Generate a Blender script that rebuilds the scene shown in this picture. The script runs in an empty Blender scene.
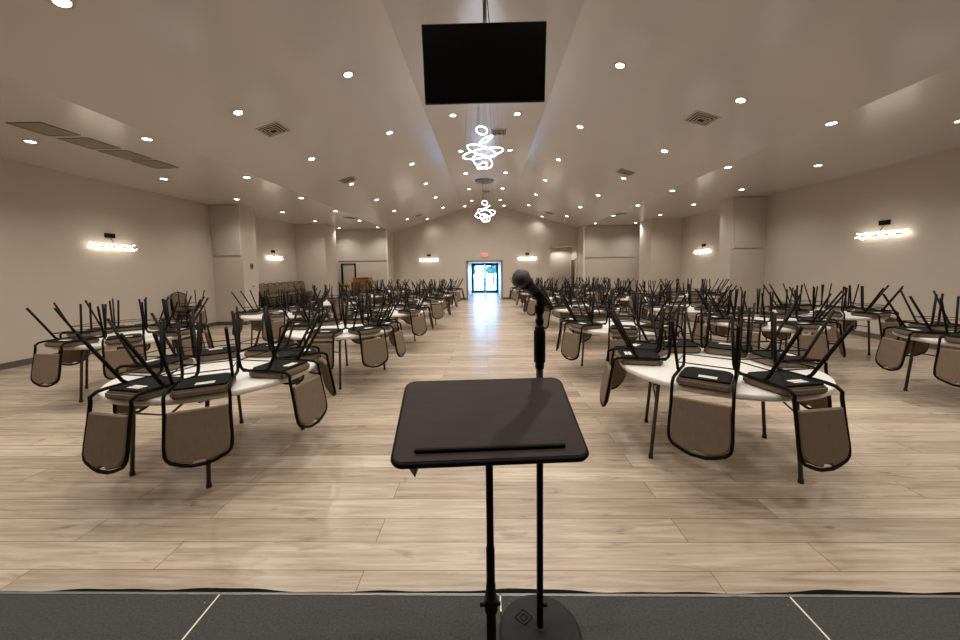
import bpy, math, random
from mathutils import Vector, Matrix
random.seed(7)
PI = math.pi
sc = bpy.context.scene
col = sc.collection

# ------------------------------------------------------------------ materials
def srgb(r, g, b):
    f = lambda c: (c/255/12.92) if c/255 <= 0.04045 else ((c/255+0.055)/1.055)**2.4
    return (f(r), f(g), f(b), 1.0)

def newmat(name):
    m = bpy.data.materials.new(name); m.use_nodes = True
    nt = m.node_tree; b = nt.nodes['Principled BSDF']
    return m, nt, b

def mat(name, c, rough=0.5, metal=0.0, spec=0.5, var=0.0, scale=20.0, bump=0.0, bscale=200.0, stretch=(1, 1, 1), coat=0.0):
    m, nt, b = newmat(name)
    b.inputs['Base Color'].default_value = c
    b.inputs['Roughness'].default_value = rough
    b.inputs['Metallic'].default_value = metal
    b.inputs['Specular IOR Level'].default_value = spec
    b.inputs['Coat Weight'].default_value = coat
    if coat: b.inputs['Coat Roughness'].default_value = 0.25
    tc = nt.nodes.new('ShaderNodeTexCoord')
    mp = nt.nodes.new('ShaderNodeMapping'); mp.inputs['Scale'].default_value = stretch
    nt.links.new(tc.outputs['Object'], mp.inputs['Vector'])
    if var > 0:
        n = nt.nodes.new('ShaderNodeTexNoise'); n.inputs['Scale'].default_value = scale; n.inputs['Detail'].default_value = 4
        nt.links.new(mp.outputs[0], n.inputs['Vector'])
        mx = nt.nodes.new('ShaderNodeMix'); mx.data_type = 'RGBA'
        mx.inputs['A'].default_value = tuple(v*(1-var) for v in c[:3])+(1,)
        mx.inputs['B'].default_value = tuple(min(1, v*(1+var)) for v in c[:3])+(1,)
        nt.links.new(n.outputs['Fac'], mx.inputs['Factor'])
        nt.links.new(mx.outputs['Result'], b.inputs['Base Color'])
    if bump > 0:
        n2 = nt.nodes.new('ShaderNodeTexNoise'); n2.inputs['Scale'].default_value = bscale
        nt.links.new(mp.outputs[0], n2.inputs['Vector'])
        bp = nt.nodes.new('ShaderNodeBump'); bp.inputs['Strength'].default_value = bump; bp.inputs['Distance'].default_value = 0.002
        nt.links.new(n2.outputs['Fac'], bp.inputs['Height']); nt.links.new(bp.outputs[0], b.inputs['Normal'])
    return m

def emis(name, c, s, base=None):
    m, nt, b = newmat(name)
    b.inputs['Base Color'].default_value = base or c
    b.inputs['Emission Color'].default_value = c
    b.inputs['Emission Strength'].default_value = s
    return m

def floor_mat():
    m, nt, b = newmat('oak_plank_floor')
    N = nt.nodes.new; L = nt.links.new
    tc = N('ShaderNodeTexCoord')
    br = N('ShaderNodeTexBrick')
    br.offset = 0.37; br.offset_frequency = 2; br.squash = 1.0
    br.inputs['Color1'].default_value = (0, 0, 0, 1); br.inputs['Color2'].default_value = (1, 1, 1, 1)
    br.inputs['Mortar'].default_value = (0.5, 0.5, 0.5, 1)
    br.inputs['Scale'].default_value = 1.0
    br.inputs['Brick Width'].default_value = 1.83; br.inputs['Row Height'].default_value = 0.2
    br.inputs['Mortar Size'].default_value = 0.002; br.inputs['Mortar Smooth'].default_value = 0.0; br.inputs['Bias'].default_value = 0.0
    L(tc.outputs['Object'], br.inputs['Vector'])
    # every plank samples its own grain: push the grain coordinates by the plank's tone
    comb = N('ShaderNodeCombineXYZ'); mul = N('ShaderNodeMath'); mul.operation = 'MULTIPLY'; mul.inputs[1].default_value = 37.0
    sepc = N('ShaderNodeSeparateColor'); L(br.outputs['Color'], sepc.inputs[0]); L(sepc.outputs[0], mul.inputs[0])
    L(mul.outputs[0], comb.inputs['X']); L(mul.outputs[0], comb.inputs['Z'])
    add = N('ShaderNodeVectorMath'); add.operation = 'ADD'; L(tc.outputs['Object'], add.inputs[0]); L(comb.outputs[0], add.inputs[1])
    mp = N('ShaderNodeMapping'); mp.inputs['Scale'].default_value = (0.8, 13, 1); L(add.outputs[0], mp.inputs['Vector'])
    gr = N('ShaderNodeTexNoise'); gr.inputs['Scale'].default_value = 2.2; gr.inputs['Detail'].default_value = 8; gr.inputs['Roughness'].default_value = 0.62; gr.inputs['Distortion'].default_value = 0.6
    L(mp.outputs[0], gr.inputs['Vector'])
    mp2 = N('ShaderNodeMapping'); mp2.inputs['Scale'].default_value = (1.6, 5.5, 1); L(add.outputs[0], mp2.inputs['Vector'])
    kn = N('ShaderNodeTexNoise'); kn.inputs['Scale'].default_value = 2.0; kn.inputs['Detail'].default_value = 3; kn.inputs['Distortion'].default_value = 0.8
    L(mp2.outputs[0], kn.inputs['Vector'])
    r1 = N('ShaderNodeValToRGB'); r1.color_ramp.elements[0].position = 0.28; r1.color_ramp.elements[1].position = 0.72
    r1.color_ramp.elements[0].color = srgb(160, 141, 121); r1.color_ramp.elements[1].color = srgb(212, 194, 175)
    L(gr.outputs['Fac'], r1.inputs['Fac'])
    r2 = N('ShaderNodeValToRGB'); r2.color_ramp.elements[0].position = 0.62; r2.color_ramp.elements[1].position = 0.78
    r2.color_ramp.elements[0].color = (1, 1, 1, 1); r2.color_ramp.elements[1].color = (0.50, 0.46, 0.43, 1)
    L(kn.outputs['Fac'], r2.inputs['Fac'])
    m1 = N('ShaderNodeMix'); m1.data_type = 'RGBA'; m1.blend_type = 'MULTIPLY'; m1.inputs['Factor'].default_value = 0.85
    L(r1.outputs[0], m1.inputs['A']); L(r2.outputs[0], m1.inputs['B'])
    r3 = N('ShaderNodeValToRGB'); r3.color_ramp.elements[0].color = (0.68, 0.66, 0.64, 1); r3.color_ramp.elements[1].color = (1.0, 1.0, 1.0, 1)
    L(sepc.outputs[0], r3.inputs['Fac'])
    m2 = N('ShaderNodeMix'); m2.data_type = 'RGBA'; m2.blend_type = 'MULTIPLY'; m2.inputs['Factor'].default_value = 1.0
    L(m1.outputs['Result'], m2.inputs['A']); L(r3.outputs[0], m2.inputs['B'])
    m3 = N('ShaderNodeMix'); m3.data_type = 'RGBA'
    L(br.outputs['Fac'], m3.inputs['Factor']); L(m2.outputs['Result'], m3.inputs['A']); m3.inputs['B'].default_value = srgb(105, 88, 72)
    L(m3.outputs['Result'], b.inputs['Base Color'])
    b.inputs['Roughness'].default_value = 0.27
    b.inputs['Specular IOR Level'].default_value = 0.45
    return m

M = dict(
    floor=floor_mat(),
    wall=mat('greige_wall_paint', srgb(203, 192, 180), 0.55, var=0.02, scale=3, bump=0.15, bscale=90),
    ceil=mat('glossy_ceiling_paint', srgb(205, 199, 196), 0.2, spec=0.85, var=0.02, scale=2, bump=0.06, bscale=14),
    panel=mat('grey_panel_paint', srgb(196, 188, 176), 0.5, var=0.03, scale=4),
    base=mat('dark_grey_baseboard', srgb(92, 88, 82), 0.5, var=0.05),
    trimw=mat('white_trim_paint', srgb(228, 222, 212), 0.4, var=0.02),
    greytrim=mat('grey_door_trim', srgb(135, 128, 118), 0.45, var=0.02),
    carpet=mat('charcoal_stage_carpet', srgb(72, 71, 70), 0.95, spec=0.1, var=0.5, scale=110, bump=0.8, bscale=260),
    silver=mat('brushed_aluminium', srgb(118, 117, 114), 0.35, metal=0.6, var=0.05),
    skirt=mat('black_skirt_cloth', srgb(12, 11, 11), 0.9, spec=0.1, var=0.2),
    fabric=mat('tan_woven_fabric', srgb(121, 104, 88), 0.9, spec=0.15, var=0.16, scale=60, bump=0.6, bscale=420, stretch=(1, 1, 0.35)),
    frame=mat('dark_brown_frame_metal', srgb(19, 11, 8), 0.5, spec=0.12, var=0.1),
    under=mat('black_seat_underside', srgb(17, 17, 18), 0.7, spec=0.12, var=0.1),
    tag=mat('white_paper_tag', srgb(225, 222, 205), 0.7, var=0.02),
    table=mat('white_table_plastic', srgb(226, 222, 216), 0.38, var=0.04, scale=150),
    tleg=mat('grey_green_table_metal', srgb(70, 69, 60), 0.4, metal=0.5, var=0.08),
    rubber=mat('black_rubber', srgb(20, 20, 20), 0.7, var=0.1),
    black=mat('black_powder_coat', srgb(6, 6, 7), 0.45, spec=0.22, var=0.1),
    basem=mat('charcoal_cast_base', srgb(40, 40, 40), 0.65, spec=0.2, var=0.1, bump=0.3),
    tvscreen=mat('black_screen_glass', srgb(4, 4, 5), 0.18, spec=0.25, var=0.02),
    tvframe=mat('black_tv_plastic', srgb(10, 10, 10), 0.4, var=0.05),
    lect=mat('espresso_wood_laminate', srgb(44, 29, 26), 0.5, var=0.32, scale=14, stretch=(0.35, 6, 6), spec=0.22),
    lectedge=mat('black_edge_band', srgb(8, 7, 7), 0.6, spec=0.15, var=0.1),
    grille=mat('steel_mesh_grille', srgb(88, 88, 86), 0.45, metal=0.7, var=0.35, scale=420, bump=1.0, bscale=600),
    micbody=mat('charcoal_mic_enamel', srgb(30, 30, 31), 0.4, metal=0.2, var=0.05),
    paper=mat('beige_paper', srgb(176, 158, 128), 0.8, var=0.03),
    vent=mat('vent_white_metal', srgb(196, 186, 172), 0.45, var=0.02),
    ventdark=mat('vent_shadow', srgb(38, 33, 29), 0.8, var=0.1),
    ret=mat('return_grille_grey', srgb(140, 132, 118), 0.6, var=0.12, scale=240),
    lens=emis('downlight_lens_glow', (1.0, 0.95, 0.86, 1), 16),
    led=emis('cool_white_led', (0.70, 0.83, 1.0, 1), 11),
    crystal=emis('lit_crystal_strand', (1.0, 0.93, 0.76, 1), 9.0, (.02, .02, .02, 1)),
    crystal2=mat('smoky_crystal', srgb(120, 118, 108), 0.15, metal=0.3, var=0.1),
    chrome=mat('satin_nickel', srgb(120, 116, 108), 0.3, metal=0.8, var=0.05),
    wood=mat('honey_oak_veneer', srgb(146, 104, 62), 0.45, var=0.2, scale=8, stretch=(1, 1, 5)),
    yellow=mat('yellow_packaging', srgb(214, 184, 96), 0.6, var=0.05),
    mirror=mat('silver_mirror_glass', srgb(215, 212, 205), 0.25, metal=0.4, var=0.02),
    door=mat('dark_brown_door', srgb(84, 66, 50), 0.5, var=0.12, stretch=(1, 1, 0.2)),
    doorframe=mat('black_storefront_aluminium', srgb(22, 34, 34), 0.4, metal=0.3, var=0.05),
    signw=mat('white_sign_housing', srgb(222, 214, 204), 0.5, var=0.02),
    exitred=emis('exit_red', (1.0, 0.06, 0.05, 1), 2.5),
    pave=mat('pale_pavement', srgb(175, 180, 184), 0.8, var=0.1, scale=2),
    leaf=mat('garden_leaf', srgb(45, 75, 60), 0.7, var=0.4, scale=6),
    bark=mat('tree_bark', srgb(70, 60, 52), 0.9, var=0.2),
)
def glass_mat():
    m, nt, b = newmat('clear_door_glass')
    out = nt.nodes['Material Output']
    tr = nt.nodes.new('ShaderNodeBsdfTransparent'); tr.inputs[0].default_value = (0.9, 0.96, 1.0, 1)
    gl = nt.nodes.new('ShaderNodeBsdfGlossy'); gl.inputs['Roughness'].default_value = 0.05
    mx = nt.nodes.new('ShaderNodeMixShader'); mx.inputs[0].default_value = 0.08
    nt.links.new(tr.outputs[0], mx.inputs[1]); nt.links.new(gl.outputs[0], mx.inputs[2]); nt.links.new(mx.outputs[0], out.inputs[0])
    return m
M['glass'] = glass_mat()

# ------------------------------------------------------------------ mesh helpers
class MB:
    def __init__(s): s.v = []; s.f = []; s.sm = []
    def add(s, vs, fs, smooth=False):
        o = len(s.v); s.v += [tuple(v) for v in vs]
        for f in fs: s.f.append(tuple(i+o for i in f)); s.sm.append(smooth)
        return s
    def box(s, x0, x1, y0, y1, z0, z1):
        vs = [(x, y, z) for x in (x0, x1) for y in (y0, y1) for z in (z0, z1)]
        return s.add(vs, [(0, 1, 3, 2), (4, 6, 7, 5), (0, 4, 5, 1), (2, 3, 7, 6), (0, 2, 6, 4), (1, 5, 7, 3)])
    def tube(s, pts, r, n=8, closed=False, flat=1.0):
        pts = [Vector(p) for p in pts]; k = len(pts)
        rs = r if isinstance(r, (list, tuple)) else [r]*k
        T = []
        for i in range(k):
            if closed: t = pts[(i+1) % k]-pts[i-1]
            else: t = pts[min(i+1, k-1)]-pts[max(i-1, 0)]
            T.append(t.normalized())
        a = Vector((0, 0, 1)) if abs(T[0].z) < 0.9 else Vector((1, 0, 0))
        u = T[0].cross(a).normalized(); vs = []
        for i in range(k):
            u = (u - T[i]*u.dot(T[i])).normalized(); w = T[i].cross(u)
            for j in range(n):
                q = 2*PI*j/n
                vs.append(pts[i]+u*math.cos(q)*rs[i]+w*math.sin(q)*rs[i]*flat)
        fs = []
        for i in range(k if closed else k-1):
            for j in range(n):
                a0 = i*n+j; a1 = i*n+(j+1) % n; b0 = ((i+1) % k)*n+j; b1 = ((i+1) % k)*n+(j+1) % n
                fs.append((a0, a1, b1, b0))
        s.add(vs, fs, True)
        if not closed:
            o = len(s.v)-len(vs)
            s.f.append(tuple(o+j for j in reversed(range(n)))); s.sm.append(False)
            s.f.append(tuple(o+(k-1)*n+j for j in range(n))); s.sm.append(False)
        return s
    def lathe(s, prof, n=24, c=(0, 0, 0), smooth=True):
        vs = []; fs = []; k = len(prof)
        for (r, z) in prof:
            for j in range(n):
                q = 2*PI*j/n; vs.append((c[0]+r*math.cos(q), c[1]+r*math.sin(q), c[2]+z))
        for i in range(k-1):
            for j in range(n): fs.append((i*n+j, i*n+(j+1) % n, (i+1)*n+(j+1) % n, (i+1)*n+j))
        s.add(vs, fs, smooth); o = len(s.v)-len(vs)
        if prof[0][0] > 1e-6: s.f.append(tuple(o+j for j in reversed(range(n)))); s.sm.append(False)
        if prof[-1][0] > 1e-6: s.f.append(tuple(o+(k-1)*n+j for j in range(n))); s.sm.append(False)
        return s
    def prism(s, outline, fn, t0, t1):       # outline: 2-D points; fn(a, b, t) -> 3-D
        n = len(outline)
        vs = [fn(a, b, t0) for a, b in outline]+[fn(a, b, t1) for a, b in outline]
        fs = [tuple(range(n)), tuple(reversed(range(n, 2*n)))]+[(i, i+n, (i+1) % n+n, (i+1) % n) for i in range(n)]
        return s.add(vs, fs)
    def xf(s, m):
        s.v = [tuple(m @ Vector(v)) for v in s.v]; return s
    def mesh(s, name, m, bevel=0.0):
        me = bpy.data.meshes.new(name); me.from_pydata(s.v, [], s.f)
        me.polygons.foreach_set('use_smooth', s.sm)
        import bmesh
        bm = bmesh.new(); bm.from_mesh(me)
        if bevel > 0:
            bm.normal_update()
            es = [e for e in bm.edges if len(e.link_faces) == 2 and e.calc_face_angle(0) > 0.6]
            bmesh.ops.bevel(bm, geom=es, offset=bevel, segments=2, affect='EDGES', clamp_overlap=True)
        bmesh.ops.recalc_face_normals(bm, faces=bm.faces)
        bm.to_mesh(me); bm.free()
        me.materials.append(m); me.update()
        return me

def link(o, parent=None):
    col.objects.link(o)
    if parent is not None: o.parent = parent
    return o
def obj(name, mb, m, parent=None, bevel=0.0, loc=None, rot=None):
    o = bpy.data.objects.new(name, mb.mesh(name, m, bevel)); link(o, parent)
    if loc: o.location = loc
    if rot: o.rotation_euler = rot
    return o
def tag(o, label=None, cat=None, group=None, kind=None):
    if label: o['label'] = label
    if cat: o['category'] = cat
    if group: o['group'] = group
    if kind: o['kind'] = kind
    return o
def empty(name, loc=(0, 0, 0), rot=(0, 0, 0)):
    o = bpy.data.objects.new(name, None); o.empty_display_size = 0.1; link(o); o.location = loc; o.rotation_euler = rot
    return o
def struct(name, mb, m, parent=None, bevel=0.0):
    o = obj(name, mb, m, parent, bevel)
    if parent is None:
        o['kind'] = 'structure'
        o['label'] = STRUCT_LABEL.get(name, name.replace('_', ' ')+' of the banquet hall'); o['category'] = STRUCT_CAT.get(name.split('_')[0], name.split('_')[0])
    return o
def copy_tree(o, parent=None):
    c = o.copy(); col.objects.link(c); c.parent = parent
    for ch in KIDS.get(o.name, []): 
        copy_tree(ch, c)
    return c
KIDS = {}
def register(root):
    for o in [root]+list(root.children_recursive): KIDS[o.name] = list(o.children)

STRUCT_CAT = {'trim': 'trim', 'ceiling': 'ceiling'}
STRUCT_LABEL = {
    'floor': 'light oak plank floor running across the whole banquet hall',
    'wall_left': 'long greige painted wall along the left side of the hall',
    'wall_right': 'long greige painted wall along the right side of the hall',
    'wall_far': 'greige gable wall around the glass entrance at the far end',
    'wall_back': 'greige wall behind the stage, out of the picture',
    'baseboard_left': 'dark grey baseboard along the left wall and its piers',
    'baseboard_right': 'dark grey baseboard along the right wall and its piers',
    'baseboard_far': 'dark grey baseboard under the far gable wall',
    'ceiling_corridor': 'low white ceiling of the entrance corridor behind the opening',
    'wall_corridor_left': 'bright white left wall of the entrance corridor',
    'wall_corridor_right': 'bright white right wall of the entrance corridor',
    'wall_alcove': 'greige walls of the alcove right of the entrance',
    'wall_corner_left': 'boxed-out corner room at the far left of the hall',
    'wall_corner_right': 'boxed-out corner room at the far right of the hall',
    'wall_pier_left': 'square pier on the left wall between its two sconces',
    'wall_pier_right': 'square pier on the right wall between its two sconces',
    'wall_pier_far_left': 'far left pier just before the left corner room',
    'wall_pier_far_right': 'far right pier just before the right corner room',
    'trim_1': 'grey casing around the entrance opening in the far wall',
    'trim_2': 'raised upper panel on the front of the left pier',
    'trim_3': 'raised upper panel on the front of the right pier',
    'trim_4': 'raised upper panel above the mirror and wooden cabinet',
    'trim_5': 'raised upper panel on the far right corner room',
    'trim_6': 'pale vertical corner strip beside the far left corner room',
    'trim_7': 'pale vertical corner strip beside the far right corner room',
    'ceiling': 'glossy greige vaulted ceiling with a flat ridge strip and flat sides',
}

# ------------------------------------------------------------------ room shell
W = 8.3; YF = 19.0; YB = -4.5; HW, ZC, XC, ZO = 1.18, 4.72, 4.85, 3.62
SL = (ZC-ZO)/(XC-HW)
def cz(x):
    x = abs(x)
    return ZC if x < HW else (ZC-SL*(x-HW) if x < XC else ZO)

f = MB(); f.box(-W-0.1, W+0.1, YB-0.1, 24.2, -0.1, 0.0); struct('floor', f, M['floor'])
# ceiling: one folded sheet
xs = [-W-0.1, -XC, -HW, HW, XC, W+0.1]
c = MB(); vs = []
for x in xs:
    for y in (YB-0.1, YF+0.05): vs += [(x, y, cz(x)), (x, y, cz(x)+0.12)]
fs = []
for i in range(5):
    a = i*4; b = a+4
    fs += [(a, a+2, b+2, b), (a+1, b+1, b+3, a+3), (a, b, b+1, a+1), (a+2, a+3, b+3, b+2)]
fs += [(0, 1, 3, 2), (20, 22, 23, 21)]
c.add(vs, fs); struct('ceiling', c, M['ceil'])
for s, n in ((-1, 'left'), (1, 'right')):
    w = MB(); x0, x1 = sorted((s*W, s*(W+0.1)))
    w.box(x0, x1, YB, YF, 0, ZO+0.02); struct('wall_'+n, w, M['wall'])
w = MB(); w.prism([(-W, 0), (W, 0), (W, ZO+.05), (XC, ZO+.05), (HW, ZC+.05), (-HW, ZC+.05), (-XC, ZO+.05), (-W, ZO+.05)], lambda a, b, t: (a, t, b), YB-0.1, YB)
struct('wall_back', w, M['wall'])
# far gable wall with entrance opening and alcove opening
OX0, OX1, OH = -1.02, 0.76, 2.0
AX0, AX1, AH = 3.31, 4.72, 2.74
w = MB(); pr = lambda a, b, t: (a, t, b)
def seg(x0, x1, zb):   # wall slice between two x with gable top
    ks = sorted({x0, x1, *[k for k in (-XC, -HW, HW, XC) if x0 < k < x1]})
    w.prism([(x0, zb), (x1, zb)]+[(k, cz(k)+0.05) for k in reversed(ks)], pr, YF, YF+0.12)
seg(-W, OX0, 0); seg(OX0, OX1, OH); seg(OX1, AX0, 0); seg(AX0, AX1, AH); seg(AX1, W, 0)
struct('wall_far', w, M['wall'])
# entrance corridor
w = MB(); w.box(OX0-0.1, OX0, YF+0.12, 24.0, 0, OH+0.1); struct('wall_corridor_left', w, M['trimw'])
w = MB(); w.box(OX1, OX1+0.1, YF+0.12, 24.0, 0, OH+0.1); struct('wall_corridor_right', w, M['trimw'])
w = MB(); w.box(OX0, OX1, YF+0.12, 24.0, OH, OH+0.1); struct('ceiling_corridor', w, M['trimw'])
# alcove
w = MB(); w.box(AX0-0.1, AX1+0.1, 20.3, 20.4, 0, AH+0.1); w.box(AX0-0.1, AX0, YF+0.12, 20.3, 0, AH+0.1)
w.box(AX1, AX1+0.1, YF+0.12, 20.3, 0, AH+0.1); w.box(AX0, AX1, YF+0.12, 20.3, AH, AH+0.1); struct('wall_alcove', w, M['wall'])
# casing of the entrance opening
t = MB()
t.box(OX0-0.07, OX0+0.015, YF-0.02, YF+0.0, 0, OH+0.06); t.box(OX1-0.015, OX1+0.07, YF-0.02, YF, 0, OH+0.06); t.box(OX0-0.07, OX1+0.07, YF-0.02, YF, OH-0.015, OH+0.06)
struct('trim_1', t, M['greytrim'])
# wall piers and corner rooms
def pier(name, x0, x1, y0, y1):
    w = MB(); w.box(x0, x1, y0, y1, 0, ZO+0.01); return struct(name, w, M['wall'], bevel=0.004)
pier('wall_pier_left', -W, -7.38, 10.8, 11.5); pier('wall_pier_right', 7.28, W, 10.95, 11.5)
pier('wall_pier_far_left', -W, -7.0, 15.6, 16.75); pier('wall_pier_far_right', 7.0, W, 15.6, 16.75)
pier('wall_corner_left', -W, -4.9, 17.75, 19.0); pier('wall_corner_right', 4.76, W, 17.75, 19.0)
for i, (x0, x1, y, z0) in enumerate([(-8.2, -7.44, 10.8, 2.13), (7.36, 8.16, 10.95, 2.13), (-7.3, -4.93, 17.75, 2.1), (4.8, 7.12, 17.75, 2.1)]):
    t = MB(); t.box(x0, x1, y-0.035, y+0.001, z0, ZO-0.02); struct('trim_%d' % (i+2), t, M['panel'])
t = MB(); t.box(-4.93, -4.86, 17.7, 17.75, 0, ZO); struct('trim_6', t, M['trimw'])
t = MB(); t.box(4.70, 4.78, 17.7, 17.75, 0, ZO); struct('trim_7', t, M['trimw'])
# baseboards
def bb(name, segs):
    t = MB()
    for s in segs: t.box(*s, 0, 0.11)
    struct(name, t, M['base'])
bb('baseboard_left', [(-W, -W+.015, YB, 10.8), (-W, -7.365, 10.785, 10.8), (-7.38, -7.365, 10.785, 11.51), (-W, -W+.015, 11.5, 15.6), (-W, -6.985, 15.585, 15.6), (-7.0, -6.985, 15.6, 16.76), (-W, -4.885, 17.735, 17.75)])
bb('baseboard_right', [(W-.015, W, YB, 10.95), (7.265, W, 10.935, 10.95), (7.265, 7.28, 10.935, 11.51), (W-.015, W, 11.5, 15.6), (6.985, W, 15.585, 15.6), (6.985, 7.0, 15.6, 16.76), (4.75, W, 17.735, 17.75)])
bb('baseboard_far', [(-4.9, OX0-.07, YF-.015, YF), (OX1+.07, AX0, YF-.015, YF)])
STRUCT_LABEL.update()

# entrance double doors with glass
d = empty('door_1', (0, 24.0, 0)); d['kind'] = 'structure'; d['label'] = 'black framed double glass entrance door at the end of the corridor'; d['category'] = 'door'
m = MB(); m.box(OX0, OX0+.07, -.04, .04, 0, OH); m.box(OX1-.07, OX1, -.04, .04, 0, OH); m.box(OX0, OX1, -.04, .04, OH-.07, OH)
obj('door_frame', m, M['doorframe'], d)
mid = (OX0+OX1)/2
for a, b in ((OX0+.07, mid-.005), (mid+.005, OX1-.07)):
    m = MB(); m.box(a, a+.085, -.025, .025, .01, OH-.07); m.box(b-.085, b, -.025, .025, .01, OH-.07)
    m.box(a, b, -.025, .025, .01, .2); m.box(a, b, -.025, .025, OH-.17, OH-.07); m.box(a+.085, b-.085, -.012, .012, .98, 1.03)
    lf = obj('door_leaf', m, M['doorframe'], d)
    m = MB(); m.box(a+.085, b-.085, -.004, .004, .2, OH-.17); obj('glass_pane', m, M['glass'], lf)
    hx = b-.05 if a < mid-.1 else a+.05
    m = MB(); m.tube([(hx, -.03, .9), (hx, -.07, .93), (hx, -.07, 1.17), (hx, -.03, 1.2)], .012); obj('handle', m, M['chrome'], lf)
# alcove side door
d = empty('door_2', (AX1, 19.75, 0)); d['kind'] = 'structure'; d['label'] = 'dark brown door in the side of the alcove'; d['category'] = 'door'
m = MB(); m.box(-.03, 0, -.42, .42, 0, 2.04); obj('door_leaf', m, M['door'], d)
m = MB(); m.box(-.04, 0.0, -.48, -.42, 0, 2.1); m.box(-.04, 0, .42, .48, 0, 2.1); m.box(-.04, 0, -.48, .48, 2.04, 2.1); obj('door_frame', m, M['trimw'], d)
m = MB(); m.lathe([(.0, 0), (.025, .01), (.028, .03), (.012, .045), (.012, .07)], 12).xf(Matrix.Rotation(-PI/2, 4, 'Y')@Matrix.Translation((1.0, 0.36, -.0))@Matrix.Identity(4)); 
m = MB(); m.tube([(-.03, -.36, 1.0), (-.08, -.36, 1.0), (-.085, -.27, 1.0)], .01); obj('handle', m, M['chrome'], d)

# outside: forecourt, shrubs
m = MB(); m.box(-12, 12, 24.2, 60, -.12, -.02); o = obj('pavement', m, M['pave']); tag(o, 'pale paved forecourt outside the glass entrance doors', 'pavement', kind='structure')
def tree(x, y, h, label):
    r = empty('tree', (x, y, -.02)); tag(r, label, 'tree')
    m = MB(); m.tube([(0, 0, 0), (.03, 0, h*.35), (-.05, .02, h*.6)], [.09, .07, .04]); obj('trunk', m, M['bark'], r)
    m = MB()
    for k in range(14):
        a = random.random()*2*PI; q = random.random()
        cx, cy, z = math.cos(a)*h*.22*q, math.sin(a)*h*.22*q, h*(.5+.4*random.random()); rr = h*(.1+.07*random.random())
        m.lathe([(0, -rr), (rr*.7, -rr*.7), (rr, 0), (rr*.7, rr*.7), (0, rr)], 9, (cx, cy, z))
    obj('crown', m, M['leaf'], r)
tree(-1.6, 37, 2.6, 'small dark tree seen through the left pane of the entrance')
tree(0.7, 40, 2.9, 'small dark tree seen through the right pane of the entrance')

# ------------------------------------------------------------------ stage
SZ = 0.2; SY = 1.455
for i in range(-3, 3):
    x0 = 0.04+1.2225*i; x1 = x0+1.2225
    if x0 < -5 or x1 > 5.2: continue
    p = empty('stage_platform', ((x0+x1)/2, 0, 0))
    nm = {-1: 'under the lectern, left of the mic base', 0: 'carrying the microphone stand base'}.get(i)
    side = ('%s platform %s of the seam below the lectern' % (['first', 'second', 'third', 'fourth', 'fifth'][(-i-1) if i < 0 else i], 'left' if i < 0 else 'right'))
    tag(p, 'charcoal carpeted stage deck panel, '+(nm or side), 'stage', 'stage deck panels')
    h = (x1-x0)/2-0.0015
    m = MB(); m.box(-h, h, YB+.02, SY-.012, SZ-.05, SZ); obj('deck', m, M['carpet'], p)
    m = MB(); m.box(-h, h, SY-.012, SY, SZ-.05, SZ+.002); obj('edge_trim', m, M['silver'], p)
    for sx in (-h+.06, h-.06):
        for yy in (SY-.08, -2.0):
            m = MB(); m.tube([(sx, yy, 0), (sx, yy, SZ-.05)], .02); obj('leg', m, M['silver'], p)
    for sx in (-h+.035, h-.035):
        m = MB(); m.lathe([(0.004, 0), (.004, .002), (0, .002)], 8, (sx, SY-.05, SZ)); obj('screw', m, M['silver'], p)
def strip(name, x, y0, y1, label):
    m = MB(); m.box(x-.003, x+.003, y0, y1, SZ+.0005, SZ+.0035); o = obj(name, m, M['tag']); tag(o, label, 'tape')
strip('seam_tape', -1.1825, YB+.05, SY-.013, 'thin white line of tape on the stage seam, left of the lectern')
strip('seam_tape', 1.2625, YB+.05, SY-.013, 'thin white line of tape on the stage seam, right of the lectern')
strip('seam_tape', 0.04, SY-.085, SY-.013, 'short white tape mark beside the round microphone base')
# skirt: black cloth hanging from the stage lip with a wavy top
vs = []; fs = []; n = 360
for i in range(n+1):
    x = -3.63+7.34*i/n
    wv = 0.016+0.007*math.sin(x*4.3+1)+0.005*math.sin(x*9.7)+.002*math.sin(x*23)
    for (y, z) in ((SY+.002, SZ-.004), (SY+max(.004, wv), SZ-.002), (SY+max(.006, wv)+.003, SZ-.02), (SY+.02+.008*math.sin(x*30), .005)):
        vs.append((x, y, z))
for i in range(n):
    for k in range(3): a = i*4+k; fs.append((a, a+1, a+5, a+4))
m = MB(); m.add(vs, fs, True); o = obj('stage_skirt', m, M['skirt']); tag(o, 'black cloth skirt with a wavy top along the stage edge', 'skirt')

# ------------------------------------------------------------------ lectern
r = empty('lectern', (0.0, 1.06, SZ), (0, 0, math.radians(4)))
tag(r, 'dark wood slanted lectern on a thin black pole at the stage edge', 'lectern')
tilt = math.atan2(.12, .30); T = Matrix.Translation((-.004, .004, .953)) @ Matrix.Rotation(tilt, 4, 'X')
def rrect(w, h, rad, n=6):
    o = []
    for cx, cy, a0 in ((w-rad, h-rad, 0), (-w+rad, h-rad, 90), (-w+rad, -h+rad, 180), (w-rad, -h+rad, 270)):
        for k in range(n+1):
            a = math.radians(a0+90*k/n); o.append((cx+rad*math.cos(a), cy+rad*math.sin(a)))
    return o
ol = rrect(.259, .162, .026)
m = MB(); m.prism(ol, lambda a, b, t: (a, b, t), -.009, .0105); b_ = m.xf(T)
bd = obj('board', b_, M['lect'], r, bevel=.002)
m = MB(); rim = [(a, b, -.0) for a, b in rrect(.2595, .1625, .0265)]; m.tube(rim, .0085, 8, closed=True, flat=1.0).xf(T); obj('edge_band', m, M['lectedge'], bd)
m = MB(); m.box(-.205, .205, -.134, -.124, .0105, .0195).xf(T); obj('book_ledge', m, M['lectedge'], r, bevel=.002)
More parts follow.
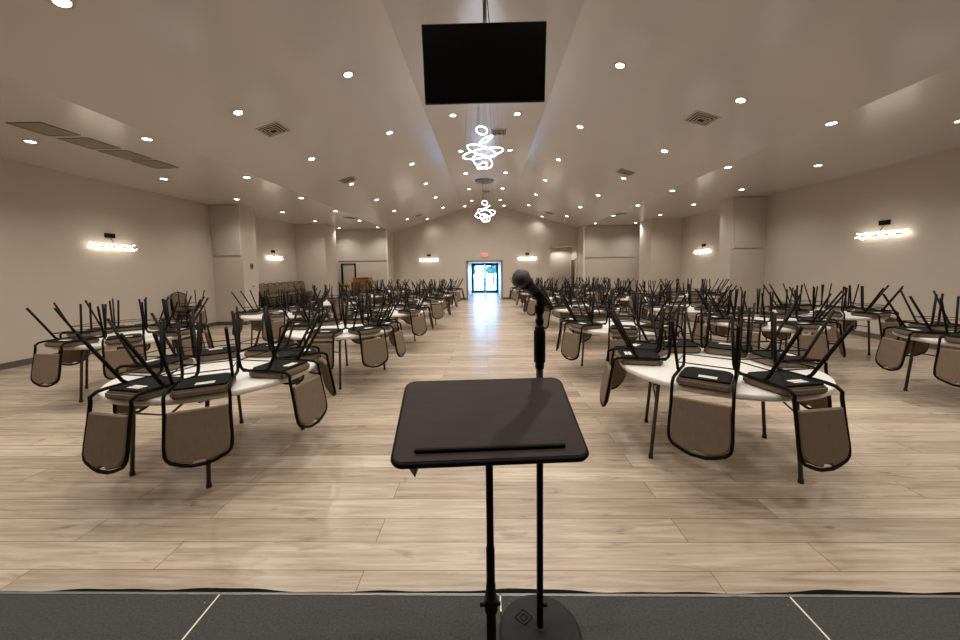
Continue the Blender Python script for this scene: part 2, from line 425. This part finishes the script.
m = MB(); m.box(-.12, .12, -.09, .09, -.018, -.009).xf(T); m.tube([(0, 0, .94), (0, 0, .89)], .02, 12); obj('mounting_plate', m, M['black'], r)
m = MB(); m.tube([(0, 0, .40), (0, 0, .93)], .0115, 14); up = obj('upper_pole', m, M['black'], r)
m = MB(); m.tube([(0, 0, .02), (0, 0, .41)], .0155, 14); m.tube([(0, 0, .40), (0, 0, .535)], .0135, 14); obj('lower_pole', m, M['black'], r)
m = MB(); m.tube([(0, 0, .325), (0, 0, .37)], .021, 14); m.tube([(-.035, 0, .345), (.03, 0, .345)], .006); m.lathe([(0, 0), (.012, .0), (.012, .014), (0, .014)], 10, (0, 0, .36)); obj('clamp_collar', m, M['black'], r)
m = MB(); m.lathe([(0.19, 0), (.19, .008), (.18, .012), (.03, .018), (.022, .03)], 40); obj('base', m, M['basem'], r)
m = MB(); m.add([T @ Vector(p) for p in ((-.222, -.158, -.008), (-.190, -.158, -.008), (-.204, -.162, -.048), (-.222, -.157, -.0085), (-.190, -.157, -.0085), (-.204, -.161, -.048))], [(0, 1, 2), (5, 4, 3), (0, 3, 4, 1), (1, 4, 5, 2), (2, 5, 3, 0)]); o = obj('paper_corner', m, M['paper'], r); o['label'] = 'beige paper corner sticking out below the board'

# ------------------------------------------------------------------ microphone stand
BX, BY = .187, 1.285
r = empty('microphone_stand', (BX, BY, SZ)); tag(r, 'straight black microphone stand on a round cast base behind the lectern', 'mic stand')
m = MB(); m.lathe([(.152, 0), (.156, .006), (.154, .012), (.14, .017), (.03, .022), (.024, .03), (.018, .034)], 64)
ba = obj('base', m, M['basem'], r)
m = MB()
for q in (.034, .015):
    m.tube([(-.058, q+.045, .0212), (-.058+q, .045, .0222), (-.058, -q+.045, .0224), (-.058-q, .045, .0206)], .0017, 5, closed=True)
o = obj('diamond_emblem', m, M['black'], ba); o['label'] = 'small double diamond embossed on the base'
m = MB(); m.tube([(0, 0, .03), (0, 0, 1.06)], .0125, 16); obj('lower_pole', m, M['black'], r)
m = MB(); m.tube([(0, 0, 1.02), (0, 0, 1.24)], .0085, 14); obj('upper_pole', m, M['black'], r)
m = MB(); m.lathe([(.013, 1.035), (.0165, 1.045), (.0165, 1.06), (.021, 1.065), (.021, 1.175), (.0175, 1.18), (.0175, 1.19), (.012, 1.198)], 20); obj('grip_clutch', m, M['black'], r)
m = MB(); m.tube([(0, 0, .12), (.016, 0, .12), (.026, 0, .12)], .008, 10); obj('thumb_screw', m, M['black'], r)
m = MB(); m.lathe([(.0085, 1.198), (.015, 1.203), (.015, 1.22), (.011, 1.224), (.012, 1.238), (.017, 1.243), (.018, 1.268), (.012, 1.276)], 16); sw = obj('swivel', m, M['black'], r)
# microphone, held by the clip on the stand
TOP = Vector((BX, BY, SZ+1.255))
head = Vector((0.116, 1.225, 1.567)); tail = Vector((0.225, 1.30, 1.462))
ax = (head-tail).normalized()
mic = empty('microphone', tuple(TOP+Vector((0, 0, .01)))); tag(mic, 'charcoal handheld microphone clipped on top of the black stand', 'microphone')
inv = Matrix.Translation(-(TOP+Vector((0, 0, .01))))
q = ax.to_track_quat('Z', 'Y').to_matrix().to_4x4(); MM = inv @ Matrix.Translation(head) @ q
Rr = .0315
prof = [(0.0, Rr)]+[(Rr*math.sin(math.radians(a)), Rr*math.cos(math.radians(a))) for a in range(10, 135, 10)]
m = MB(); m.lathe(list(reversed(prof)), 28).xf(MM); g = obj('grille', m, M['grille'], mic)
m = MB(); m.lathe([(Rr+.0012, -.004), (Rr+.0012, .003)], 28).xf(MM); m.v = m.v; obj('grille_band', m, M['grille'], g)
L_ = (head-tail).length
m = MB(); m.lathe([(.0135, -L_), (.0155, -L_+.004), (.0165, -L_+.05), (.022, -.042), (.0265, -.030), (.0265, -.018)], 24).xf(MM); obj('handle_body', m, M['micbody'], mic)
m = MB(); m.box(-.004, .004, .0175, .0215, -.085, -.065).xf(MM); obj('slide_switch', m, M['black'], mic)
m = MB(); m.lathe([(.0195, -.118), (.0205, -.114), (.0215, -.075), (.0205, -.07)], 20).xf(Matrix.Translation(TOP+Vector((0, 0, 0)))@Matrix.Identity(4)) if False else None
cl = MB(); cl.lathe([(.0165, -.125), (.018, -.122), (.0205, -.075), (.019, -.072)], 20).xf(Matrix.Translation(-Vector((BX, BY, SZ))) @ Matrix.Translation(head) @ q)
cl.tube([(0, 0, 1.262), tuple((head-ax*.1)-Vector((BX, BY, SZ)))], .0095, 10); obj('mic_clip', cl, M['black'], r)
# plug at the tail
m = MB(); m.lathe([(.0095, -L_-.012), (.0105, -L_-.01), (.0105, -L_+.002)], 16).xf(MM); obj('plug', m, M['black'], mic)

# ------------------------------------------------------------------ chair
def P_back(x, s, off=0.0): return (x, -.245-.165*s+off*.985, .485+.985*s+off*.165)
def chair_proto():
    def obj(name, mb, m, parent=None, bevel=0.0):
        mb.v = [(x*.88, y, z) for x, y, z in mb.v]
        return globals()['obj'](name, mb, m, parent, bevel)
    r = empty('banquet_chair')
    seat = MB(); seat.prism([(-.175, -.185), (.175, -.185), (.195, -.165), (.203, .09), (.185, .15), (.13, .18), (-.13, .18), (-.185, .15), (-.203, .09), (-.195, -.165)], lambda a, b, t: (a, b, t), .425, .48)
    st = obj('seat', seat, M['fabric'], r, bevel=.014)
    u = MB(); u.prism([(-.16, -.165), (.16, -.165), (.175, -.15), (.178, .08), (.16, .13), (.12, .155), (-.12, .155), (-.16, .13), (-.178, .08), (-.175, -.15)], lambda a, b, t: (a, b, t), .410, .424); ub = obj('underside_board', u, M['under'], r)
    t = MB(); t.box(-.085, .045, -.125, -.100, .4085, .411); t.box(-.085, .045, -.093, -.068, .4085, .411); obj('paper_tag', t, M['tag'], ub)
    out = [(-.192, .057), (.192, .057), (.203, .28), (.196, .335), (.168, .372), (.10, .398), (.045, .410), (.038, .393), (-.038, .393), (-.045, .410), (-.10, .398), (-.168, .372), (-.196, .335), (-.203, .28)]
    bk = MB()
    n = len(out); cxs = 0; czs = .235
    ring = lambda k, off: [P_back(a*k, czs+(b-czs)*k, off) for a, b in out]
    vs = ring(1, .012)+ring(.93, .026)+ring(.6, .031)+[P_back(0, czs, .032)]+ring(1, -.008)+ring(.95, -.016)
    fs = []
    for k in (0, 1):
        fs += [(k*n+i, k*n+(i+1) % n, (k+1)*n+(i+1) % n, (k+1)*n+i) for i in range(n)]
    fs += [(2*n+i, 2*n+(i+1) % n, 3*n) for i in range(n)]
    o2 = 3*n+1
    fs += [(i, o2+i, o2+(i+1) % n, (i+1) % n) for i in range(n)]
    fs += [(o2+i, o2+n+i, o2+n+(i+1) % n, o2+(i+1) % n) for i in range(n)]
    fs.append(tuple(o2+n+i for i in range(n)))
    bk.add(vs, fs, False); obj('backrest', bk, M['fabric'], r)
    fr = MB()
    half = [(.203, .185, .417), (.203, .05, .413), (.203, -.15, .413), (.205, -.21, .42), (.206, -.245, .445), P_back(.207, .0), P_back(.207, .12), P_back(.213, .28), P_back(.210, .335), P_back(.200, .362), P_back(.175, .386), P_back(.105, .414), P_back(.05, .428)]
    path = half+[(-x, y, z) for x, y, z in reversed(half)]
    fr.tube(path, .0125, 7); obj('back_frame', fr, M['frame'], r)
    for s in (-1, 1):
        l = MB(); l.tube([(s*.203, .15, .413), (s*.203, .185, .41), (s*.203, .203, .39), (s*.205, .21, .36), (s*.212, .235, 0)], .0125, 7); lg = obj('leg', l, M['frame'], r)
        l = MB(); l.tube([(s*.2, -.03, .413), (s*.203, -.06, .385), (s*.216, -.275, 0)], .0125, 7); lg = obj('leg', l, M['frame'], r)
    sr = MB(); k = .33
    def fl(s, z): return (s*(.205+.007*(1-z/.36)), .21+.025*(1-z/.36), z)
    def rl(s, z): t = 1-z/.385; return (s*(.203+.013*t), -.06-.215*t, z)
    for s in (-1, 1): sr.tube([fl(s, k), rl(s, k)], .0045, 6)
    sr.tube([fl(-1, k), fl(1, k)], .0045, 6); sr.tube([rl(-1, k), rl(1, k)], .0045, 6)
    obj('stretcher', sr, M['frame'], r)
    return r
chair0 = chair_proto(); register(chair0)
used = [False]
def place_chair(x, y, z, rot, label, group):
    if not used[0]: o = chair0; used[0] = True
    else: o = copy_tree(chair0)
    o.location = (x, y, z); o.rotation_euler = rot
    tag(o, label, 'chair', group)
    return o

# ------------------------------------------------------------------ table
def table_proto():
    r = empty('round_table')
    t = MB(); t.lathe([(.70, .694), (.745, .694), (.757, .700), (.762, .712), (.762, .730), (.757, .740), (.748, .742), (0, .742)], 64)
    t.sm = [True]*len(t.sm)
    tp = obj('tabletop', t, M['table'], r)
    rg = MB()
    rg.box(-.55, .55, -.42, -.395, .668, .695); rg.box(-.55, .55, .395, .42, .668, .695); obj('support_rail', rg, M['tleg'], r)
    for sx in (-1, 1):
        for sy in (-1, 1):
            l = MB(); l.tube([(sx*.44, sy*.36, .69), (sx*.455, sy*.365, .62), (sx*.50, sy*.38, .02)], .0150, 10); lg = obj('leg', l, M['tleg'], r)
            f_ = MB(); f_.lathe([(.018, 0), (.019, .004), (.017, .035)], 12, (sx*.50, sy*.38, 0)); obj('foot_cap', f_, M['rubber'], lg)
        cb = MB(); cb.tube([(sx*.47, -.37, .42), (sx*.47, .37, .42)], .0085, 8) if False else cb.tube([(sx*.448, -.36, .66), (sx*.448, .36, .66)], .0110, 8)
        obj('crossbar', cb, M['tleg'], r)
        br = MB(); br.tube([(sx*.472, -.37, .50), (sx*.466, 0, .51), (sx*.472, .37, .50)], .007, 7); br.tube([(sx*.466, 0, .51), (sx*.12, 0, .685)], .0085, 7); obj('brace', br, M['tleg'], r)
    return r
table0 = table_proto(); register(table0)
tused = [False]
ORD = ['nearest', 'second', 'third', 'fourth', 'fifth', 'sixth']
TABLES = []   # x, y, leg angle, chair angles, description
A = [(-2.37, 3.11, 78, [-63, -98, -12, 174, 38, 85, 130]), (-2.2, 5.35, 70, [-86, -40, -1, 45, 90, 134, 178]), (-2.1, 7.6, 82, None), (-2.0, 10.0, 75, None), (-2.0, 12.55, 85, None), (-1.9, 15.0, 90, None)]
for i, t in enumerate(A): TABLES.append((*t, ORD[i]+' left aisle table', -1))
A = [(-5.05, 4.95, 45, [-97, -50, 176, 135, 92, 45, 0]), (-4.25, 7.4, 60, [-73, -25, 188, 150, 105, 60, 20]), (-4.4, 10.0, 85, None), (-4.3, 12.6, 70, None), (-4.2, 15.2, 95, None)]
for i, t in enumerate(A): TABLES.append((*t, ORD[i]+' left wall-side table', -1))
A = [(1.96, 3.115, -21, [-126, -80, 164, 130, 90, 48, 5]), (2.0, 5.4, 100, [-158, -107, -62, 165, 115, 65, 15]), (2.1, 7.9, 95, [-165, -110, -60, 145, 95, 45, -5]), (2.0, 10.35, 80, None), (1.95, 12.8, 95, None), (1.85, 15.2, 85, None)]
for i, t in enumerate(A): TABLES.append((*t, ORD[i]+' right aisle table', 1))
A = [(4.25, 5.6, 60, [-90, -35, 175, 130, 85, 40, -140]), (4.15, 7.65, 75, [-130, -80, -25, 175, 125, 75, 25]), (4.25, 10.3, 80, None), (4.2, 12.8, 95, None), (4.1, 15.2, 85, None)]
for i, t in enumerate(A): TABLES.append((*t, ORD[i]+' right middle table', 1))
A = [(5.75, 4.15, 0, [162, -155, 82, 35, -15, -65, -108]), (6.12, 6.6, 15, [-75, -130, 185, 130, 80, 30, -20]), (6.2, 11.0, 85, None)]
for i, t in enumerate(A): TABLES.append((*t, ORD[i]+' right wall table', 1))

SIDES = ['rear', 'rear inner', 'inner', 'front inner', 'front', 'front outer', 'outer', 'rear outer']
CSIDES = {'rear': 'back', 'rear inner': 'back aisle-side', 'inner': 'aisle-side', 'front inner': 'front aisle-side', 'front': 'front', 'front outer': 'front wall-side', 'outer': 'wall-side', 'rear outer': 'back wall-side'}
for (x, y, la, angs, desc, side) in TABLES:
    if not tused[0]: t = table0; tused[0] = True
    else: t = copy_tree(table0)
    t.location = (x, y, 0); t.rotation_euler = (0, 0, math.radians(la))
    tag(t, 'white round folding table under upturned chairs, the '+desc, 'table', 'round folding tables')
    if angs is None:
        a0 = random.random()*51; angs = [a0+51.4*k+random.uniform(-5, 5) for k in range(7)]
    # sector naming: order chairs round the table and give each its own of the eight sides
    free = list(range(8)); names = {}
    cost = []
    for k, a in enumerate(angs):
        for s in range(8):
            ca = 90+45*s if side < 0 else 90-45*s      # angle of each side name
            if side < 0: ca = 90-45*s                   # left tables: aisle is towards +x
            else: ca = 90+45*s                          # right tables: aisle is towards -x
            dd = abs((a-ca+180) % 360-180); cost.append((dd, k, s))
    for dd, k, s in sorted(cost):
        if k not in names and s in free: names[k] = s; free.remove(s)
    for k, a in enumerate(angs):
        ar = math.radians(a); rc = .615+random.uniform(-.02, .03)
        if abs(y-3.11) < .01: rc = .60
        yaw = ar-PI/2+math.radians(random.uniform(-4, 4))
        lab = 'upturned tan banquet chair on the %s edge of the %s' % (CSIDES[SIDES[names[k]]], desc)
        place_chair(x+rc*math.cos(ar), y+rc*math.sin(ar), .7425+.48, (PI, 0, yaw), lab, 'upturned chairs on the '+desc)

# chair stacks along the left wall
def stack(x, y, n, rz, where, group):
    ords = ['bottom', 'second', 'third', 'top'] if n == 4 else ['bottom', 'middle', 'top']
    for k in range(n):
        place_chair(x+.012*k*math.cos(rz+PI/2), y+.012*k*math.sin(rz+PI/2), .095*k, (0, 0, rz), '%s tan banquet chair of the %s' % (ords[k], where), group)
stack(-7.92, 9.3, 3, math.radians(-104), 'small upright stack by the left wall', 'small upright stack by the left wall')
place_chair(-7.72, 9.22, .19+.48+.48+.005, (PI, 0, math.radians(-118)), 'tan banquet chair turned over on the small stack by the left wall', 'small upright stack by the left wall')
for i in range(7):
    w_ = ['nearest', 'second', 'third', 'fourth', 'fifth', 'sixth', 'farthest'][i]
    stack(-7.82, 12.7+.45*i, 4, math.radians(-112), '%s stack in the row along the left wall' % w_, 'row of chair stacks along the left wall')

# ------------------------------------------------------------------ television
r = empty('television', (0.0, 3.80, 3.66)); tag(r, 'black flat television hanging from the ceiling above the aisle', 'television')
TT = Matrix.Rotation(math.radians(10), 4, 'X')
m = MB(); m.box(-.617, .617, -.005, .03, -.355, .362).xf(TT); obj('bezel', m, M['tvframe'], r, bevel=.004)
m = MB(); m.box(-.609, .609, -.008, -.004, -.340, .354).xf(TT); obj('screen', m, M['tvscreen'], r)
m = MB(); m.box(-.30, .30, .03, .06, -.2, .2).xf(TT); obj('rear_housing', m, M['tvframe'], r, bevel=.008)
m = MB(); m.box(-.2, .2, .06, .08, -.1, .1).xf(TT); m.box(-.03, .03, .07, .17, -.03, .03); obj('mount_bracket', m, M['black'], r)
m = MB(); m.tube([(0.01, .15, -.03), (0.01, .15, ZC-3.66)], .019, 12); po = obj('mounting_pole', m, M['chrome'], r)
m = MB(); m.lathe([(.07, 0), (.07, .02)], 20, (0.01, .15, ZC-3.66-.02)); obj('ceiling_plate', m, M['chrome'], r)
m = MB(); m.tube([(.035, .15, ZC-3.68), (.04, .15, .7), (.06, .12, .42), (.05, .06, .1)], .005, 6); obj('cable', m, M['black'], r)

# ------------------------------------------------------------------ chandeliers
def ringpts(R, n=40): return [(R*math.cos(2*PI*k/n), R*math.sin(2*PI*k/n), 0) for k in range(n)]
RINGS = [(.05, .29, .105, 42, -20), (.12, .13, .14, 4, 27), (.045, -.05, .28, 17, -19), (.065, -.095, .385, 13, 10), (.06, -.235, .19, 34, -30), (.05, -.31, .10, 26, 25)]
def chandelier(x, y, z, flip, label):
    r = empty('chandelier', (x, y, z)); tag(r, label, 'chandelier', 'looped ring chandeliers')
    m = MB(); m.lathe([(.33, -.035), (.33, 0)], 40, (0, 0, ZC-z)); obj('ceiling_canopy', m, M['chrome'], r)
    for (dx, dz, R, tl, rl_) in RINGS:
        X = Matrix.Translation((dx*flip-.05*flip, 0, dz)) @ Matrix.Rotation(-math.radians(rl_*flip), 4, 'Y') @ Matrix.Rotation(math.radians(tl+16 if tl > 5 else tl), 4, 'X')
        m = MB(); m.tube([(a*.93, b*.93, c_) for a, b, c_ in ringpts(R)], .0095, 8, closed=True).xf(X); obj('light_ring', m, M['led'], r)
        w_ = MB()
        for q in (0, 1, 2):
            p = X @ Vector((R*math.cos(q*2.1+.5), R*math.sin(q*2.1+.5), 0)); w_.tube([tuple(p), (p.x*.75, p.y*.75, ZC-z-.03)], .0011, 4)
        obj('suspension_wire', w_, M['ventdark'], r)
chandelier(-.06, 6.5, 3.73, 1, 'looped glowing ring chandelier hanging just beyond the television')
chandelier(-.05, 13.0, 3.66, 1, 'smaller-looking ring chandelier farther down the hall, near the exit')

# ------------------------------------------------------------------ downlights
LN = {-.65: 'left ridge-strip line', .65: 'right ridge-strip line', -2.0: 'inner left slope line', 1.95: 'inner right slope line', -3.67: 'outer left slope line', 3.68: 'outer right slope line', -5.08: 'inner left flat-ceiling line', 4.98: 'inner right flat-ceiling line', -6.88: 'left wall line', 6.8: 'right wall line'}
def dl_proto():
    r = empty('downlight')
    m = MB(); m.lathe([(.058, -.002), (.085, -.006), (.088, -.001), (.088, 0)], 28); obj('trim_ring', m, M['vent'], r)
    m = MB(); m.lathe([(0, -.004), (.048, -.0045), (.058, -.003), (.058, -.001)], 28); obj('lens', m, M['lens'], r)
    l = bpy.data.lights.new('downlight_lamp', 'SPOT'); l.energy = 86; l.color = (1.0, .955, .87); l.spot_size = math.radians(140); l.spot_blend = 1.0; l.shadow_soft_size = .045
    o = bpy.data.objects.new('downlight_lamp', l); link(o, r); o.location = (0, 0, -.03)
    return r
dl0 = dl_proto(); register(dl0); du = [False]
ROWS = [1.05, 3.25, 5.45, 7.68, 9.9, 12.12, 14.4, 16.75]
ORDS = ['first', 'second', 'third', 'fourth', 'fifth', 'sixth', 'seventh']
lamp_data = None
for ch in dl0.children:
    if ch.type == 'LIGHT': lamp_data = ch.data
def downlight(x, y, label, grp):
    s = 0 if abs(x) < HW or abs(x) > XC else (math.atan(SL) if x > 0 else -math.atan(SL))
    if not du[0]: o = dl0; du[0] = True
    else: o = copy_tree(dl0)
    o.location = (x, y, cz(x)-.001); o.rotation_euler = (0, s, 0)
    tag(o, label, 'downlight', grp)
for x, nm in LN.items():
    k = 0
    for y in ROWS:
        if abs(x) < 1 and y < 6.5 : 
            vis = False
        elif y == 3.25: vis = (x == -3.67)
        elif y < 3: vis = False
        else: vis = True
        if abs(x) < 1: y -= .13-.03*max(0, (y-12)/4)
        if x < -1 and y > 3: y += .0+.012*(y-3)
        if vis:
            downlight(x, y, 'round recessed downlight, %s from the stage in the %s' % (ORDS[k], nm), 'downlights of the '+nm); k += 1
        else:
            o = bpy.data.objects.new('stage_lamp', lamp_data); link(o); o.location = (x, y, cz(x)-.05); tag(o, kind='structure')
weak = lamp_data.copy(); weak.energy = 30
for (x, y, l) in [(-5.13, 18.6, 'downlight close to the far wall beside the left corner room'), (-2.98, 18.4, 'downlight close to the far gable wall, left slope'), (2.83, 18.6, 'downlight close to the far gable wall, right slope'), (-1.06, 18.1, 'farthest ridge-strip downlight, left of the far chandelier'), (.88, 18.1, 'farthest ridge-strip downlight, right of the far chandelier')]:
    downlight(x, y, 'round recessed '+l, 'downlights by the far wall')
    last = [o for o in col.objects if o.type == 'LIGHT' and o.name.startswith('downlight_lamp')][-1]
    last.data = weak
# small lamp in alcove; unseen fill lamp added to brighten the corridor walls
for (x, y, z, e) in [(4.0, 19.75, 2.6, 14), (-.13, 21.5, 1.93, 34)]:
    l = bpy.data.lights.new('alcove_lamp_corridor_fill', 'SPOT'); l.energy = e*2; l.color = (1, .95, .88); l.spot_size = math.radians(160); l.shadow_soft_size = .1
    o = bpy.data.objects.new('alcove_lamp_corridor_fill', l); link(o); o.location = (x, y, z)

# ------------------------------------------------------------------ vents
def diffuser_vent(x, y, size, label):
    s = 0 if abs(x) < HW or abs(x) > XC else (math.atan(SL) if x > 0 else -math.atan(SL))
    r = empty('ceiling_vent', (x, y, cz(x)), (0, s, 0)); tag(r, label, 'vent', 'ceiling air vents')
    h = size/2
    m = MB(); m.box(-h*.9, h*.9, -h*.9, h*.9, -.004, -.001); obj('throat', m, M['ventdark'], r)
    m = MB()
    for k, (a, z) in enumerate(((1.0, -.012), (.78, -.02), (.56, -.026), (.34, -.03))):
        q = h*a; wd = h*(.085 if k else .13)
        for (x0, x1, y0, y1) in ((-q, q, -q, -q+wd), (-q, q, q-wd, q), (-q, -q+wd, -q+wd, q-wd), (q-wd, q, -q+wd, q-wd)):
            m.box(x0, x1, y0, y1, z, z+.006)
    obj('louvre_frame', m, M['vent'], r)
diffuser_vent(-3.58, 6.22, .40, 'square louvred ceiling vent, nearest on the left slope')
diffuser_vent(3.55, 6.18, .40, 'square louvred ceiling vent, nearest on the right slope')
diffuser_vent(-3.63, 9.6, .40, 'square louvred ceiling vent, second on the left slope')
diffuser_vent(3.55, 9.45, .40, 'square louvred ceiling vent, second on the right slope')
diffuser_vent(-5.2, 13.8, .42, 'square ceiling vent over the far left flat ceiling')
diffuser_vent(5.08, 13.95, .42, 'square ceiling vent over the far right flat ceiling')
diffuser_vent(-3.15, 16.9, .40, 'square ceiling vent on the left slope near the far wall')
diffuser_vent(2.95, 17.2, .40, 'square ceiling vent on the right slope near the far wall')
diffuser_vent(.31, 8.5, .36, 'square ceiling vent in the ridge strip behind the first chandelier')
diffuser_vent(.03, 14.8, .36, 'square ceiling vent in the ridge strip beyond the second chandelier')
for i, y in enumerate((5.03, 5.6, 6.16, 6.71)):
    r = empty('return_grille', (-6.09, y, ZO)); tag(r, 'grey square return-air grille in the flat ceiling, %s of four from the stage' % ['first', 'second', 'third', 'fourth'][i], 'grille', 'return-air grilles')
    m = MB(); m.box(-.225, .225, -.225, .225, -.006, 0); obj('perforated_panel', m, M['ret'], r)
    m = MB()
    for q in ((-.235, .235, -.235, -.22), (-.235, .235, .22, .235), (-.235, -.22, -.22, .22), (.22, .235, -.22, .22)): m.box(*q, -.012, 0)
    obj('grille_frame', m, M['ret'], r)

# ------------------------------------------------------------------ wall sconces
def sconce(loc, rz, label):
    r = empty('wall_sconce', loc, (0, 0, rz)); tag(r, label, 'wall light', 'crystal wall sconces')   # local -y points into the room
    m = MB(); m.box(-.10, .10, -.045, 0, .2, .3); obj('mounting_box', m, M['black'], r, bevel=.004)
    m = MB(); m.tube([(0, -.03, .2), (0, -.09, .1), (0, -.10, .02)], .008, 8); m.tube([(-.46, -.1, 0), (.46, -.1, 0)], .007, 8); obj('bracket_arm', m, M['chrome'], r)
    for ph in range(3):
        pts = []
        for k in range(41):
            x = -.48+.96*k/40; a = x*9+ph*2*PI/3
            pts.append((x, -.09+.04*math.sin(a), .062*math.cos(a)+.008*math.sin(x*40+ph)))
        m = MB(); m.tube(pts, .008, 6); obj('crystal_strand', m, M['crystal'], r)
    random.seed(5)
    for k in range(16):
        x = -.45+.9*k/15; z = random.uniform(-.05, .05); m = MB(); m.tube([(x-.02, -.145, z-.02), (x+.025, -.14, z+.02)], .006, 5); obj('crystal_prism', m, M['crystal2'], r)
sconce((-W, 7.84, 2.2), PI/2, 'twisted crystal wall sconce on the left wall, nearest the stage')
sconce((-W, 13.9, 2.15), PI/2, 'twisted crystal wall sconce on the left wall beyond the pier')
sconce((W, 7.74, 2.2), -PI/2, 'twisted crystal wall sconce on the right wall, nearest the stage')
sconce((W, 14.0, 2.15), -PI/2, 'twisted crystal wall sconce on the right wall beyond the pier')
sconce((-3.04, YF, 2.12), 0, 'twisted crystal wall sconce on the far wall, left of the entrance')
sconce((2.12, YF, 2.12), 0, 'twisted crystal wall sconce on the far wall, right of the entrance')

# ------------------------------------------------------------------ exit sign
r = empty('exit_sign', (-.1, YF, 2.35)); tag(r, 'small exit sign with red letters above the entrance opening', 'sign')
m = MB(); m.box(-.17, .17, -.045, 0, -.11, .11); obj('housing', m, M['signw'], r, bevel=.006)
tcu = bpy.data.curves.new('lettering', 'FONT'); tcu.body = 'EXIT'; tcu.size = .17; tcu.align_x = 'CENTER'; tcu.align_y = 'CENTER'; tcu.extrude = .003; tcu.offset = .004
tcu.materials.append(M['exitred'])
o = bpy.data.objects.new('lettering', tcu); link(o, r); dg = bpy.context.evaluated_depsgraph_get(); me = bpy.data.meshes.new_from_object(o.evaluated_get(dg)); bpy.data.objects.remove(o); bpy.data.curves.remove(tcu); me.name = 'lettering'; o = bpy.data.objects.new('lettering', me); link(o, r); o.location = (0, -.049, 0); o.rotation_euler = (PI/2, 0, 0)

# ------------------------------------------------------------------ small wall items
for (z, l, n, w_) in ((1.8, 'small dark thermostat on the side of the left pier', 'thermostat', .06), (1.17, 'small light switch on the left pier below the thermostat', 'light_switch', .045)):
    r = empty(n, (-7.38, 11.2, z)); tag(r, l, n.replace('_', ' '))
    m = MB(); m.box(0, .02, -w_, w_, -w_*1.3, w_*1.3); obj('cover_plate', m, M['signw'] if n == 'light_switch' else M['chrome'], r, bevel=.004)
    m = MB(); m.box(.02, .03, -w_*.4, w_*.4, -w_*.5, w_*.5); obj('toggle' if n == 'light_switch' else 'display', m, M['ventdark'], r)

# ------------------------------------------------------------------ far left corner: mirror, cabinet, box
r = empty('framed_mirror', (-6.84, 17.75, 1.48)); tag(r, 'tall black framed mirror on the far left corner wall', 'mirror')
m = MB(); m.box(-.29, .29, -.03, -.002, -.44, .44); obj('mirror_glass', m, M['mirror'], r)
m = MB(); m.box(-.36, -.27, -.06, 0, -.5, .5); m.box(.31, .36, -.06, 0, -.5, .5); m.box(-.36, .36, -.06, 0, .44, .5); m.box(-.36, .36, -.06, 0, -.5, -.44); obj('mirror_frame', m, M['black'], r, bevel=.004)
r = empty('wooden_cabinet', (-5.98, 17.2, 0)); tag(r, 'honey brown wooden cabinet standing against the far left corner wall', 'cabinet')
m = MB(); m.box(-.38, .38, -.22, .25, .06, 1.26); obj('carcass', m, M['wood'], r, bevel=.006)
m = MB(); m.box(-.40, .40, -.25, .27, 1.26, 1.29); obj('cabinet_top', m, M['wood'], r, bevel=.005)
m = MB(); m.box(-.36, .36, -.19, .2, 0, .06); obj('plinth', m, M['door'], r)
for s in (-1, 1):
    m = MB(); m.box(s*.185-.175, s*.185+.175, -.24, -.22, .10, 1.22); dr = obj('cabinet_door', m, M['wood'], r, bevel=.004)
    m = MB(); m.lathe([(.012, 0), (.012, .02), (.0, .022)], 10).xf(Matrix.Translation((s*.04, -.24, .72)) @ Matrix.Rotation(PI/2, 4, 'X')); obj('knob', m, M['chrome'], dr)
r = empty('side_table', (-6.75, 17.2, 0)); tag(r, 'low wooden side table holding the yellow box, left of the cabinet', 'side table')
m = MB(); m.box(-.3, .3, -.2, .25, .88, .92); obj('tabletop', m, M['wood'], r, bevel=.004)
for sx in (-1, 1):
    for sy in (-.17, .21):
        m = MB(); m.tube([(sx*.27, sy, 0), (sx*.27, sy, .88)], .02, 8); obj('leg', m, M['wood'], r)
r = empty('cardboard_box', (-6.65, 17.2, .92)); tag(r, 'pale yellow carton on the side table under the mirror', 'box')
m = MB(); m.box(-.2, .2, -.12, .12, 0, .14); obj('carton', m, M['yellow'], r, bevel=.003)
m = MB(); m.box(-.2, .2, -.03, .03, .14, .144); obj('tape_strip', m, M['paper'], r)

# ------------------------------------------------------------------ world
wd = bpy.data.worlds.new('World'); sc.world = wd; wd.use_nodes = True
bg = wd.node_tree.nodes['Background']; bg.inputs['Color'].default_value = (.26, .56, 1.0, 1); bg.inputs['Strength'].default_value = 22.0

# ------------------------------------------------------------------ camera
cam = bpy.data.cameras.new('camera'); co = bpy.data.objects.new('camera', cam); link(co)
yaw, pitch, roll = math.radians(1.15), math.radians(4.4), math.radians(0.8)
fwd = Vector((-math.sin(yaw)*math.cos(pitch), math.cos(yaw)*math.cos(pitch), -math.sin(pitch)))
r0 = Vector((math.cos(yaw), math.sin(yaw), 0)); u0 = r0.cross(fwd)
R_ = r0*math.cos(roll)-u0*math.sin(roll); U_ = u0*math.cos(roll)+r0*math.sin(roll)
mw = Matrix(((R_.x, U_.x, -fwd.x, 0), (R_.y, U_.y, -fwd.y, 0), (R_.z, U_.z, -fwd.z, 1.6), (0, 0, 0, 1)))
co.matrix_world = mw
cam.sensor_width = 36; cam.lens = 13.5; cam.shift_y = -23/960; cam.clip_start = .05; cam.clip_end = 200
sc.camera = co
sc.view_settings.view_transform = 'Standard'; sc.view_settings.look = 'None'; sc.view_settings.exposure = 0
try:
    sc.cycles.use_denoising = True
    sc.cycles.max_bounces = 8; sc.cycles.diffuse_bounces = 5; sc.cycles.glossy_bounces = 3; sc.cycles.caustics_reflective = False; sc.cycles.caustics_refractive = False
    sc.cycles.sample_clamp_indirect = 4
except Exception: pass
